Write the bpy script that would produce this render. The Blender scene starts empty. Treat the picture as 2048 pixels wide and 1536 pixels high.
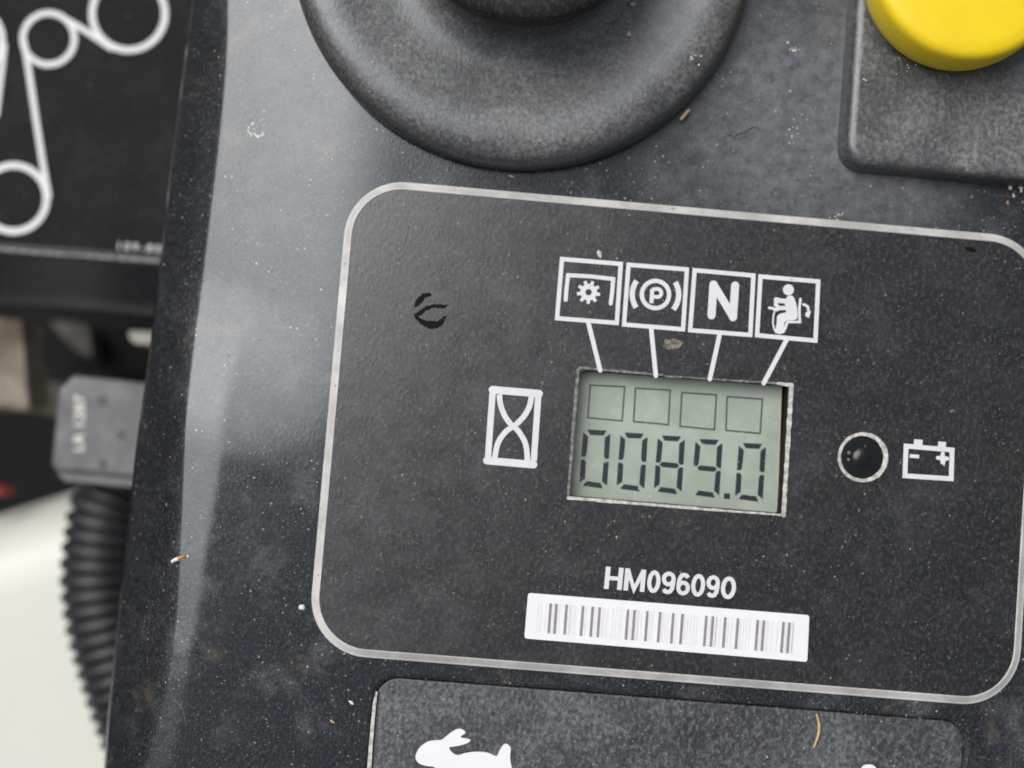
import bpy, bmesh, math, random
import numpy as np
from mathutils import Vector, Matrix
from mathutils.geometry import tessellate_polygon
random.seed(7); np.random.seed(7)
MM = 0.001
S = bpy.context.scene
COL = S.collection

# ------------------------------------------------------------------ camera
CAM_ROT = (0.0486927, -0.0313361, 0.0825597)            # radians
CAM_LOC = np.array([-22.8248, -2.43314, 140.875])       # millimetres above the console face
FPX = 2600.0                                            # focal length in photo pixels (2048 wide)
def _rot(a, b, c):
    ca, sa, cb, sb, cc, sc = math.cos(a), math.sin(a), math.cos(b), math.sin(b), math.cos(c), math.sin(c)
    X = np.array([[1,0,0],[0,ca,-sa],[0,sa,ca]]); Y = np.array([[cb,0,sb],[0,1,0],[-sb,0,cb]]); Z = np.array([[cc,-sc,0],[sc,cc,0],[0,0,1]])
    return Z @ Y @ X
RM = _rot(*CAM_ROT)
def P(x, y, z=0.0):
    """measured point of the photograph -> millimetres on the plane at height z of the place"""
    d = RM @ np.array([x - 1024.0, 768.0 - y, -FPX])
    t = (z - CAM_LOC[2]) / d[2]
    q = CAM_LOC + d * t
    return (q[0], q[1], z)
cam_d = bpy.data.cameras.new('camera')
cam_d.sensor_width = 36.0; cam_d.lens = FPX / 2048 * 36
cam_d.clip_start = 0.005; cam_d.clip_end = 200
cam_d.dof.use_dof = True; cam_d.dof.focus_distance = 0.1348; cam_d.dof.aperture_fstop = 14.5
cam = bpy.data.objects.new('camera', cam_d); COL.objects.link(cam)
M4 = Matrix([[*RM[0]], [*RM[1]], [*RM[2]]]).to_4x4(); M4.translation = Vector(CAM_LOC * MM)
cam.matrix_world = M4
S.camera = cam

# ------------------------------------------------------------------ light
SUN_DIR = Vector((-0.61, 0.42, 1.0)).normalized()       # towards the light
elev = math.asin(SUN_DIR.z); azim = math.atan2(SUN_DIR.x, SUN_DIR.y)
w = bpy.data.worlds.new('World'); S.world = w; w.use_nodes = True
nt = w.node_tree; nt.nodes.clear()
sky = nt.nodes.new('ShaderNodeTexSky'); sky.sky_type = 'NISHITA'; sky.sun_disc = False
sky.sun_elevation = elev; sky.sun_rotation = azim; sky.air_density = 1.0; sky.dust_density = 5.0; sky.ozone_density = 1.0
bg = nt.nodes.new('ShaderNodeBackground'); bg.inputs['Strength'].default_value = 0.055
wo = nt.nodes.new('ShaderNodeOutputWorld')
hs = nt.nodes.new('ShaderNodeHueSaturation'); hs.inputs['Saturation'].default_value = 0.40   # overcast: nearly grey
nt.links.new(sky.outputs[0], hs.inputs['Color']); nt.links.new(hs.outputs[0], bg.inputs[0]); nt.links.new(bg.outputs[0], wo.inputs[0])
sun_d = bpy.data.lights.new('sun', 'SUN'); sun_d.energy = 1.5; sun_d.angle = math.radians(55); sun_d.color = (1.0, 0.995, 0.99)
sun = bpy.data.objects.new('sun', sun_d); COL.objects.link(sun)
sun.rotation_euler = SUN_DIR.to_track_quat('Z', 'Y').to_euler(); sun.location = (0, 0, 1)
S.view_settings.view_transform = 'Standard'; S.view_settings.look = 'None'
S.view_settings.exposure = 0.8; S.view_settings.gamma = 1.0

# ------------------------------------------------------------------ materials
def new_mat(name):
    m = bpy.data.materials.new(name); m.use_nodes = True
    n = m.node_tree; n.nodes.clear()
    o = n.nodes.new('ShaderNodeOutputMaterial'); b = n.nodes.new('ShaderNodeBsdfPrincipled')
    n.links.new(b.outputs[0], o.inputs[0])
    return m, n, b
def N(n, t, **k):
    x = n.nodes.new(t)
    for a, v in k.items():
        if a in x.inputs.keys(): x.inputs[a].default_value = v
        else: setattr(x, a, v)
    return x
def mathn(n, op, a, b=None, clamp=False):
    x = n.nodes.new('ShaderNodeMath'); x.operation = op; x.use_clamp = clamp
    for i, v in enumerate((a, b)):
        if v is None: continue
        if isinstance(v, (int, float)): x.inputs[i].default_value = v
        else: n.links.new(v, x.inputs[i])
    return x.outputs[0]
def ramp(n, src, a, b, lo=0.0, hi=1.0):
    x = n.nodes.new('ShaderNodeMapRange'); x.interpolation_type = 'SMOOTHSTEP'
    n.links.new(src, x.inputs[0])
    for i, v in zip((1,2,3,4), (a, b, lo, hi)): x.inputs[i].default_value = v
    return x.outputs[0]
def noise(n, vec, size_mm, detail=4, rough=0.55, dist=0.0):
    x = N(n, 'ShaderNodeTexNoise', Scale=1.0/(size_mm*MM), Detail=detail, Roughness=rough, Distortion=dist)
    n.links.new(vec, x.inputs['Vector'])
    return x.outputs['Fac']
def mixc(n, fac, a, b):
    x = n.nodes.new('ShaderNodeMix'); x.data_type = 'RGBA'
    for i, v in ((0, fac), (6, a), (7, b)):
        if isinstance(v, (int, float)): x.inputs[i].default_value = v
        elif isinstance(v, tuple): x.inputs[i].default_value = (*v, 1)
        else: n.links.new(v, x.inputs[i])
    return x.outputs[2]
def plastic(name, base, rough=0.4, dust=(0.17,0.17,0.175), dust_amt=0.5, patch=14, lo=0.42, hi=0.75,
            grain=0.35, bump=0.02, dots=0.5, dot_col=(0.45,0.45,0.44), scratches=0.0, brown=0.0, ior=1.5, coat=0.0, spec=0.5, fsize=0.34, film_amt=0.10, grains=1.0, zone=None, gsize=0.36, tamt=0.5, tcol=(0.085,0.088,0.092), tint=(0.90,0.95,1.0)):
    m, n, b = new_mat(name); b.inputs['Specular IOR Level'].default_value = spec; b.inputs['Specular Tint'].default_value = (*tint, 1)
    tc = n.nodes.new('ShaderNodeTexCoord'); v = tc.outputs['Object']
    gm = N(n, 'ShaderNodeMapping'); gm.inputs['Rotation'].default_value = (0, 0, -0.6); gm.inputs['Scale'].default_value = (1.0, 0.6, 1.0)
    n.links.new(v, gm.inputs['Vector'])
    tex = noise(n, gm.outputs[0], gsize, 3, 0.65)
    big = ramp(n, noise(n, v, patch, 7, 0.68, 0.3), lo, hi)
    fine = ramp(n, noise(n, v, fsize, 4, 0.7), 0.36, 0.68)
    mask = mathn(n, 'MULTIPLY', mathn(n, 'MULTIPLY', big, dust_amt), mathn(n, 'ADD', mathn(n, 'MULTIPLY', fine, 0.75), 0.25), True)
    if zone:                                                   # dustier area round a point
        vd = n.nodes.new('ShaderNodeVectorMath'); vd.operation = 'DISTANCE'; n.links.new(v, vd.inputs[0])
        vd.inputs[1].default_value = (zone[0][0]*MM, zone[0][1]*MM, 0)
        zw = mathn(n, 'ADD', vd.outputs['Value'], mathn(n, 'MULTIPLY', noise(n, v, 9, 4, 0.6), 0.016))
        zf = ramp(n, zw, zone[1]*MM*1.6, zone[1]*MM*0.5)
        mask = mathn(n, 'ADD', mask, mathn(n, 'MULTIPLY', mathn(n, 'MULTIPLY', zf, zone[2]), mathn(n, 'ADD', mathn(n, 'MULTIPLY', noise(n, v, 1.6, 6, 0.75), 1.4), -0.2)), True)
    film = mathn(n, 'MULTIPLY', fine, film_amt)
    mask = mathn(n, 'ADD', mask, film, True)
    sn = n.nodes.new('ShaderNodeSeparateXYZ'); n.links.new(tc.outputs['Normal'], sn.inputs[0])
    up = ramp(n, sn.outputs[2], 0.45, 0.92, 0.12, 1.0)          # dust lies on upward faces; thinned on steep ones to shade the side wall
    mask = mathn(n, 'MULTIPLY', mask, up)
    base_c = mixc(n, mathn(n, 'MULTIPLY', ramp(n, tex, 0.46, 0.72), tamt), base, tcol)
    col = mixc(n, mask, base_c, dust)
    if brown:
        bm = mathn(n, 'MULTIPLY', ramp(n, noise(n, v, 6.5, 6, 0.7, 0.6), 0.56, 0.74), brown)
        col = mixc(n, bm, col, (0.16, 0.125, 0.075))
    gr = ramp(n, noise(n, v, 0.26, 2, 0.5), 0.60, 0.70)
    gp2 = ramp(n, noise(n, v, 5.0, 3, 0.6), 0.38, 0.62, 0.25, 1.0)
    col = mixc(n, mathn(n, 'MULTIPLY', mathn(n, 'MULTIPLY', gr, gp2), 0.30*grains), col, (0.26, 0.27, 0.28))
    if dots:
        vo = N(n, 'ShaderNodeTexVoronoi', Scale=1/(0.75*MM)); n.links.new(v, vo.inputs['Vector'])
        sep = n.nodes.new('ShaderNodeSeparateColor'); n.links.new(vo.outputs['Color'], sep.inputs[0])
        size = ramp(n, sep.outputs[0], 0.45, 1.0, 0.0, 0.17)
        dm = mathn(n, 'MULTIPLY', mathn(n, 'LESS_THAN', vo.outputs['Distance'], size), mathn(n, 'MULTIPLY', sep.outputs[1], dots))
        col = mixc(n, dm, col, dot_col)
    if scratches:
        mp = N(n, 'ShaderNodeMapping'); mp.inputs['Rotation'].default_value = (0, 0, 0.9); mp.inputs['Scale'].default_value = (0.035, 1, 1)
        n.links.new(v, mp.inputs['Vector'])
        s = noise(n, mp.outputs[0], 0.5, 2, 0.5)
        sm = mathn(n, 'MULTIPLY', ramp(n, s, 0.66, 0.72), scratches)
        gate = ramp(n, noise(n, v, 9, 2, 0.5), 0.5, 0.62)
        col = mixc(n, mathn(n, 'MULTIPLY', sm, gate), col, (0.3, 0.3, 0.3))
    n.links.new(col, b.inputs['Base Color'])
    r = mathn(n, 'ADD', mathn(n, 'MULTIPLY', mask, 0.35), rough, True)
    rv = mathn(n, 'MULTIPLY', mathn(n, 'SUBTRACT', noise(n, v, 2.2, 5, 0.6), 0.5), 0.22)
    n.links.new(mathn(n, 'ADD', r, rv, True), b.inputs['Roughness'])
    b.inputs['IOR'].default_value = ior
    if bump:
        g = tex
        bp = N(n, 'ShaderNodeBump', Strength=1.0, Distance=bump * MM)
        n.links.new(g, bp.inputs['Height']); n.links.new(bp.outputs[0], b.inputs['Normal'])
    if coat: b.inputs['Coat Weight'].default_value = coat
    return m
def simple(name, col, rough=0.5, vary=0.0, size=0.6, ior=1.5, metal=0.0, col2=None, bump=0.0):
    m, n, b = new_mat(name)
    b.inputs['Roughness'].default_value = rough; b.inputs['IOR'].default_value = ior; b.inputs['Metallic'].default_value = metal
    tc = n.nodes.new('ShaderNodeTexCoord')
    f = ramp(n, noise(n, tc.outputs['Object'], size, 5, 0.65), 0.35, 0.68)
    c2 = col2 or tuple(c * (1 - vary) for c in col)
    n.links.new(mixc(n, f, c2, col), b.inputs['Base Color'])
    if bump:
        bp = N(n, 'ShaderNodeBump', Strength=1.0, Distance=bump*MM)
        n.links.new(noise(n, tc.outputs['Object'], size*0.6, 3, 0.6), bp.inputs['Height']); n.links.new(bp.outputs[0], b.inputs['Normal'])
    return m

M = {}
M['console'] = plastic('console_plastic', (0.010,0.012,0.015), rough=0.17, dust=(0.20,0.21,0.22), dust_amt=0.50, patch=7, lo=0.48, hi=0.76,
                       bump=0.010, dots=0.75, scratches=0.10, brown=0.35, spec=0.60, film_amt=0.02, zone=(P(1640,240,0)[:2], 22, 0.90),
                       gsize=0.30, tamt=0.42, tcol=(0.085,0.09,0.095))
M['face'] = plastic('meter_face_film', (0.005,0.005,0.005), rough=0.27, dust=(0.16,0.165,0.17), dust_amt=0.22, patch=9, lo=0.44, hi=0.82,
                    bump=0.012, dots=0.30, scratches=0.0, brown=0.05, spec=1.0, film_amt=0.01, gsize=0.40, tamt=0.6, tcol=(0.062,0.062,0.062), tint=(0.97,0.98,1.0))
M['boot'] = plastic('black_rubber', (0.030,0.030,0.030), rough=0.38, dust=(0.30,0.30,0.295), dust_amt=0.62, patch=8, lo=0.34, hi=0.78,
                    bump=0.028, dots=0.4, brown=0.06, spec=0.95, film_amt=0.10, fsize=0.5, gsize=0.36, tamt=0.55, tcol=(0.15,0.15,0.15))
M['plate'] = plastic('textured_plate', (0.016,0.017,0.018), rough=0.38, dust=(0.25,0.26,0.275), dust_amt=0.55, patch=12, lo=0.32, hi=0.76,
                     bump=0.045, dots=0.3, brown=0.03, spec=0.55, film_amt=0.06, fsize=0.5, gsize=0.36, tamt=0.7, tcol=(0.15,0.155,0.165))
M['knobtop'] = plastic('smooth_black_knob', (0.018,0.018,0.017), rough=0.55, dust_amt=0.10, dots=0.05, bump=0.004, spec=0.2, film_amt=0.02, grains=0.1)
M['gloss'] = plastic('glossy_black_decal', (0.014,0.0135,0.013), rough=0.42, dust=(0.07,0.07,0.07), dust_amt=0.35, patch=9, dots=0.3, bump=0.0, spec=0.03, film_amt=0.01, grains=0.05, tamt=0.12)
M['panel'] = plastic('painted_black_panel', (0.018,0.019,0.022), rough=0.38, dust=(0.14,0.14,0.15), dust_amt=0.5, patch=6, lo=0.45, hi=0.72, dots=0.4, bump=0.02, spec=0.35, film_amt=0.05)
M['white'] = simple('white_print', (0.66,0.65,0.67), 0.45, 0.07, 3.0)
M['label'] = simple('white_label_film', (0.76,0.76,0.79), 0.35, 0.04, 2.0)
M['bar'] = simple('bloom_grey_bar', (0.27,0.24,0.27), 0.5, 0.2, 1.0)  # bars are black; the grey imitates overexposure bloom
M['bar_thin'] = simple('bloom_pale_bar', (0.70,0.68,0.69), 0.5, 0.08, 1.0)  # finer black bars, paled further by painted bloom
M['rim'] = simple('dusty_clear_rim', (0.55,0.54,0.515), 0.34, col2=(0.36,0.355,0.34), size=7)
M['worn'] = simple('worn_white_edge', (0.66,0.64,0.60), 0.5, col2=(0.30,0.29,0.26), size=0.7)
M['wear_highlight'] = simple('dull_wear_highlight', (0.26,0.25,0.23), 0.5, col2=(0.06,0.06,0.055), size=0.6)  # dull wear on the window border; also paints the panel's edge highlight
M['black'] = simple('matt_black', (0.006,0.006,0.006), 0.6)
M['seg'] = simple('liquid_crystal_segment', (0.012,0.020,0.027), 0.4, 0.1, 1.0)
M['outline'] = simple('liquid_crystal_outline', (0.05,0.065,0.06), 0.4, 0.1, 1.0)
M['lcd'] = simple('liquid_crystal_glass', (0.36,0.405,0.34), 0.22, col2=(0.29,0.335,0.275), size=5.0)
M['lcd_edge'] = simple('screen_edge_adhesive', (0.42,0.40,0.30), 0.5, 0.2, 0.5)
M['yellow'] = simple('yellow_plastic', (0.81,0.60,0.008), 0.42, col2=(0.78,0.555,0.008), size=6.0)
M['lens'] = simple('dark_lamp_lens', (0.008,0.010,0.010), 0.18, 0.3, 0.5, bump=0.03)
M['cream'] = simple('cream_plastic', (0.60,0.60,0.54), 0.42, 0.03, 12)
M['grey'] = simple('dusty_grey_plastic', (0.155,0.152,0.155), 0.5, col2=(0.095,0.095,0.10), size=4.5)
M['hose'] = simple('black_hose_plastic', (0.022,0.022,0.024), 0.36, 0.3, 1.5)
M['black'].node_tree.nodes['Principled BSDF'].inputs['Specular IOR Level'].default_value = 0.08
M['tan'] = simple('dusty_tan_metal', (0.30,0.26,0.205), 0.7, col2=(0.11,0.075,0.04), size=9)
M['tan_shaded'] = simple('shaded_tan_metal', (0.075,0.068,0.055), 0.7, col2=(0.03,0.026,0.02), size=6)  # tan metal darkened for the shade of the gap
M['straw'] = simple('dry_straw', (0.55,0.40,0.19), 0.6, 0.35, 0.5)
M['stamp'] = simple('pale_stamp_ink', (0.72,0.69,0.62), 0.6)
M['pale'] = simple('pale_dried_matter', (0.62,0.60,0.50), 0.7, 0.35, 0.4)
M['chalk'] = simple('chalky_crust', (0.80,0.80,0.72), 0.8, 0.3, 0.3)
M['orange'] = simple('orange_flake', (0.60,0.27,0.07), 0.6, 0.4, 0.3)
M['stain'] = simple('tan_smear', (0.27,0.235,0.165), 0.7, col2=(0.05,0.048,0.042), size=0.55)
M['red'] = simple('red_plastic', (0.30,0.01,0.008), 0.5)
M['speck'] = simple('grey_dust_grain', (0.42,0.42,0.41), 0.6, 0.4, 3.0)
M['ground'] = simple('dry_concrete', (0.13,0.12,0.10), 0.9, 0.3, 60)

# ------------------------------------------------------------------ object helpers
def tag(o, label=None, cat=None, group=None, kind=None):
    if label: o['label'] = label
    if cat: o['category'] = cat
    if group: o['group'] = group
    if kind: o['kind'] = kind
    return o
def thing(name, label, cat, loc=(0,0,0), group=None):
    o = bpy.data.objects.new(name, None); COL.objects.link(o)
    o.location = Vector(loc) * MM; o.empty_display_size = 0.005
    return tag(o, label, cat, group)
def world_of(o):
    p = Vector((0,0,0))
    while o is not None: p += Vector(o.location); o = o.parent
    return p
def mk(name, verts, faces, mat, parent=None, smooth=False, label=None):
    """verts in millimetres of the place"""
    me = bpy.data.meshes.new(name)
    off = world_of(parent) if parent else Vector((0,0,0))
    c = np.array(verts, float).reshape(-1, 3)
    base = c.mean(axis=0) if parent is None else np.array([0,0,0.])
    v = (c - base) * MM - np.array(off)
    me.from_pydata(v.tolist(), [], [list(f) for f in faces]); me.update()
    me.materials.append(M[mat] if isinstance(mat, str) else mat)
    if smooth: me.shade_smooth()
    o = bpy.data.objects.new(name, me); COL.objects.link(o)
    if parent: o.parent = parent
    else: o.location = Vector(base) * MM
    if label: o['label'] = label
    return o
class MB:
    def __init__(s): s.v = []; s.f = []
    def add(s, v, f):
        k = len(s.v); s.v += [tuple(p) for p in v]; s.f += [tuple(i + k for i in q) for q in f]; return s
    def build(s, name, mat, parent=None, smooth=False, label=None): return mk(name, s.v, s.f, mat, parent, smooth, label)
def prism2(pts, z0, z1):
    """pts: list of (X,Y) mm, z1 top"""
    n = len(pts)
    area = sum(pts[i][0]*pts[(i+1)%n][1]-pts[(i+1)%n][0]*pts[i][1] for i in range(n))
    if area < 0: pts = pts[::-1]
    v = [(x, y, z1) for x, y in pts] + [(x, y, z0) for x, y in pts]
    tri = tessellate_polygon([[Vector((x, y, 0)) for x, y in pts]])
    f = []
    for t in tri:
        a, b, c = [pts[i] for i in t]
        cr = (b[0]-a[0])*(c[1]-a[1]) - (b[1]-a[1])*(c[0]-a[0])
        f.append(tuple(t) if cr > 0 else tuple(reversed(t)))
    f += [(i, i+n, (i+1)%n+n, (i+1)%n) for i in range(n)]
    return v, f
def px_prism(pts, z0, z1):
    return prism2([P(x, y, z1)[:2] for x, y in pts], z0, z1)
def ribbon(pts, wd, closed=False, caps=True, jit=0.0):
    """outline polygons (in photo pixels) of a stroke. returns (outer,inner) for closed, polygon for open"""
    n = len(pts); L = []; R = []
    wds = wd if isinstance(wd, (list, tuple)) else [wd]*n
    for i in range(n):
        p = np.array(pts[i], float)
        a = np.array(pts[i-1], float) if (closed or i > 0) else None
        b = np.array(pts[(i+1) % n], float) if (closed or i < n-1) else None
        d1 = (p-a)/np.linalg.norm(p-a) if a is not None else None
        d2 = (b-p)/np.linalg.norm(b-p) if b is not None else None
        if d1 is None: d1 = d2
        if d2 is None: d2 = d1
        n1 = np.array([-d1[1], d1[0]]); n2 = np.array([-d2[1], d2[0]])
        m = n1+n2; m /= max(np.linalg.norm(m), 1e-6); k = 1/max(0.45, m@n1)
        h = wds[i]/2
        j1 = random.uniform(-jit, jit); j2 = random.uniform(-jit, jit)
        L.append(tuple(p+m*k*(h+j1))); R.append(tuple(p-m*k*(h+j2)))
    if closed: return L, R
    if caps:
        def cap(p, frm, h):
            a0 = math.atan2(frm[1]-p[1], frm[0]-p[0])
            return [(p[0]+h*math.cos(a0-math.pi*t/6), p[1]+h*math.sin(a0-math.pi*t/6)) for t in range(1, 6)]
        return L + cap(pts[-1], L[-1], wds[-1]/2) + R[::-1] + cap(pts[0], R[0], wds[0]/2)
    return L + R[::-1]
def stroke(mb, pts, wd, z, closed=False, t=0.02, caps=True, jit=0.0):
    if closed:
        L, R = ribbon(pts, wd, True, jit=jit); n = len(L)
        v = [P(x, y, z) for x, y in L] + [P(x, y, z) for x, y in R]
        v += [(a, b, z-t) for a, b, c in v]
        f = []
        for i in range(n):
            j = (i+1) % n
            f += [(i, j, n+j, n+i), (2*n+i, 2*n+j, j, i), (n+i, n+j, 3*n+j, 3*n+i)]
        a, b, c = [np.array(v[q]) for q in f[0][:3]]
        if np.cross(b-a, c-a)[2] < 0: f = [tuple(reversed(q)) for q in f]
        mb.add(v, f)
    else:
        n = len(pts); poly = ribbon(pts, wd, False, caps, jit)
        mb.add(*px_prism(poly, z-t, z))
def circle(cx, cy, r, n=32, a0=0, a1=360, ry=None):
    k = n if abs(a1-a0) >= 360 else n+1
    return [(cx+r*math.cos(math.radians(a0+(a1-a0)*i/n)), cy+(ry or r)*math.sin(math.radians(a0+(a1-a0)*i/n))) for i in range(k)]
def smooth_path(pts, k=6, closed=False):
    out = []; n = len(pts)
    for i in range(n if closed else n-1):
        p0 = np.array(pts[i-1] if (i > 0 or closed) else pts[0], float); p1 = np.array(pts[i], float)
        p2 = np.array(pts[(i+1) % n], float); p3 = np.array(pts[(i+2) % n] if (closed or i+2 < n) else pts[-1], float)
        for j in range(k):
            t = j/k
            out.append(tuple(0.5*((2*p1)+(-p0+p2)*t+(2*p0-5*p1+4*p2-p3)*t*t+(-p0+3*p1-3*p2+p3)*t**3)))
    if not closed: out.append(tuple(pts[-1]))
    return out
def lathe(mb, cx, cy, prof, n=96, z0=0, cap=True):
    """prof: list of (r,z) from outside up and in"""
    v = []; f = []
    for r, z in prof:
        for i in range(n):
            a = 2*math.pi*i/n; v.append((cx+r*math.cos(a), cy+r*math.sin(a), z+z0))
    for k in range(len(prof)-1):
        for i in range(n):
            j = (i+1) % n; f.append((k*n+i, k*n+j, (k+1)*n+j, (k+1)*n+i))
    if cap: f.append(tuple((len(prof)-1)*n+i for i in range(n)))
    mb.add(v, f)
def rrect(x0, x1, y0, y1, r, n=10, off=0.0):
    x0 -= off; x1 += off; y0 -= off; y1 += off; r = max(r+off, 0.05); out = []
    for cx, cy, a in ((x1-r, y1-r, 0), (x0+r, y1-r, 90), (x0+r, y0+r, 180), (x1-r, y0+r, 270)):
        for i in range(n+1):
            t = math.radians(a+90*i/n); out.append((cx+r*math.cos(t), cy+r*math.sin(t)))
    return out
def loft_rrect(mb, rect, r, prof, cap=True, n=10):
    """prof list of (offset, z)"""
    v = []; f = []; m = 4*(n+1)
    for off, z in prof: v += [(x, y, z) for x, y in rrect(*rect, r, n, off)]
    for k in range(len(prof)-1):
        for i in range(m):
            j = (i+1) % m; f.append((k*m+i, k*m+j, (k+1)*m+j, (k+1)*m+i))
    if cap: f.append(tuple((len(prof)-1)*m+i for i in range(m)))
    mb.add(v, f)
def tube(mb, pts, rad, n=8):
    pts = [np.array(p, float) for p in pts]; v = []; f = []; K = len(pts)
    for i, p in enumerate(pts):
        d = pts[min(i+1, K-1)]-pts[max(i-1, 0)]; d /= np.linalg.norm(d)
        u = np.cross(d, [0, 0, 1.0]); u /= np.linalg.norm(u); q = np.cross(u, d)
        r = rad[i] if hasattr(rad, '__len__') else rad
        for k in range(n):
            a = 2*math.pi*k/n; v.append(tuple(p+r*(u*math.cos(a)+q*math.sin(a))))
    for i in range(K-1):
        for k in range(n):
            l = (k+1) % n; f.append((i*n+k, i*n+l, (i+1)*n+l, (i+1)*n+k))
    f.append(tuple(range(n))[::-1]); f.append(tuple((K-1)*n+k for k in range(n)))
    mb.add(v, f)
def text_mesh(s, x, y, ux, uy, height, z, bold=0.0, width=None, space=1.0):
    """lettering laid on the plane z. x,y baseline start; ux unit baseline direction, uy up direction (photo pixels)"""
    cu = bpy.data.curves.new('lettering', 'FONT'); cu.body = s; cu.size = 1.0; cu.offset = bold; cu.space_character = space
    cu.resolution_u = 6
    ob = bpy.data.objects.new('lettering', cu); COL.objects.link(ob)
    bpy.context.view_layer.update()
    me = bpy.data.meshes.new_from_object(ob.evaluated_get(bpy.context.evaluated_depsgraph_get()))
    c = np.array([v.co[:] for v in me.vertices]); F = [tuple(p.vertices) for p in me.polygons]
    bpy.data.objects.remove(ob); bpy.data.curves.remove(cu); bpy.data.meshes.remove(me)
    c[:, 0] -= c[:, 0].min(); y0 = 0
    k = height/(c[:, 1].max()); kx = k if width is None else width/c[:, 0].max()
    V = [P(x+a*kx*ux[0]+b*k*uy[0], y+a*kx*ux[1]+b*k*uy[1], z) for a, b, _ in c]
    # face orientation up
    out = []
    for q in F:
        a, b, d = [np.array(V[i]) for i in q[:3]]
        out.append(q if np.cross(b-a, d-a)[2] > 0 else tuple(reversed(q)))
    return V, out

# ------------------------------------------------------------------ ground below the mower
gp = [(-30,-30),(30,-30),(30,30),(-30,30)]
g = mk('ground', [(x*1000, y*1000, -620) for x, y in gp], [(0,1,2,3)], 'ground'); tag(g, kind='structure', label='dry pale ground far below the machine')

# ------------------------------------------------------------------ console
FACE = 0.5                     # meter face height
RX, RY = 38.0, 25.213          # half size of meter outline
def interp_line(pts, z):
    q = sorted([(P(a, b, z)[1], P(a, b, z)[0]) for a, b in pts]); ys = [t[0] for t in q]; xs = [t[1] for t in q]
    def f(y):
        if y < ys[0]: return xs[0]+(y-ys[0])*(xs[1]-xs[0])/(ys[1]-ys[0])
        if y > ys[-1]: return xs[-1]+(y-ys[-1])*(xs[-1]-xs[-2])/(ys[-1]-ys[-2])
        return float(np.interp(y, ys, xs))
    return f
ZA = -11.0
fA = interp_line([(385,0),(345,290),(320,520),(300,690),(270,910),(240,1190),(214,1440),(208,1536)], ZA)
fB_raw = interp_line([(447,-10),(443,80),(436,200),(430,260),(420,340),(407,450),(388,600),(374,760),(366,900),(360,1060),(356,1150),(345,1300),(328,1400),(298,1536)], -1.5)
_yy = np.linspace(-34, 44, 60); _cf = np.polyfit(_yy, [fB_raw(a) for a in _yy], 5)
def fB(y):
    yc = min(max(y, -36), 46); k = np.polyval(np.polyder(_cf), yc) if yc != y else 0
    return float(np.polyval(_cf, yc)+k*(y-yc))
# throttle plate recess, in place millimetres
px0 = P(745,1450,0)[0]; px1 = P(1930,1500,0)[0]; py1 = P(1300,1394,0)[1]; py0 = py1-42
# top edge of the plate runs parallel to the meter
def sd_rr(X, Y, x0, x1, y0, y1, r):
    cx, cy = (x0+x1)/2, (y0+y1)/2
    qx = np.abs(X-cx)-(x1-x0)/2+r; qy = np.abs(Y-cy)-(y1-y0)/2+r
    return np.hypot(np.maximum(qx, 0), np.maximum(qy, 0))+np.minimum(np.maximum(qx, qy), 0)-r
def sstep(t): t = np.clip(t, 0, 1); return t*t*(3-2*t)
BC = P(1047,-122,1.5)          # boot centre
def und(X, Y):
    return (0.045*np.sin(X/7.3+1.1)*np.sin(Y/9.1+0.4)+0.03*np.sin(X/3.9+Y/5.2)+0.02*np.sin(X/2.3-Y/3.1+2)+0.012*np.sin(X/1.3+Y/1.7))
def top_z(X, Y, xb):
    d = np.maximum(X-xb, 0)
    ty = sstep((Y+9.0+0.25*(X+38))/20.0)                      # 0 low in the picture, 1 high
    wband = np.interp(Y, [-45,-40,-33,-27,-17,-8,2,12], [2.6,2.3,1.5,1.3,2.1,3.1,3.5,3.6])
    s0 = 0.20*(1-0.85*ty); e = 1.6+1.7*ty
    u = np.clip((d-wband)/e, 0, 1)
    z = -s0*(np.maximum(wband-d, 0)+e*(0.5-u+u**3-0.5*u**4))
    # the wide shoulder leans gently to the left in its upper half
    z = z-0.20*ty*1.2*np.log1p(np.exp(np.clip((-38.2-X)/1.2, -40, 40)))
    z = z+und(X, Y)*(0.35+0.65*sstep((X+42)/4)*0.0)*sstep(d/3)
    return z
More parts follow.
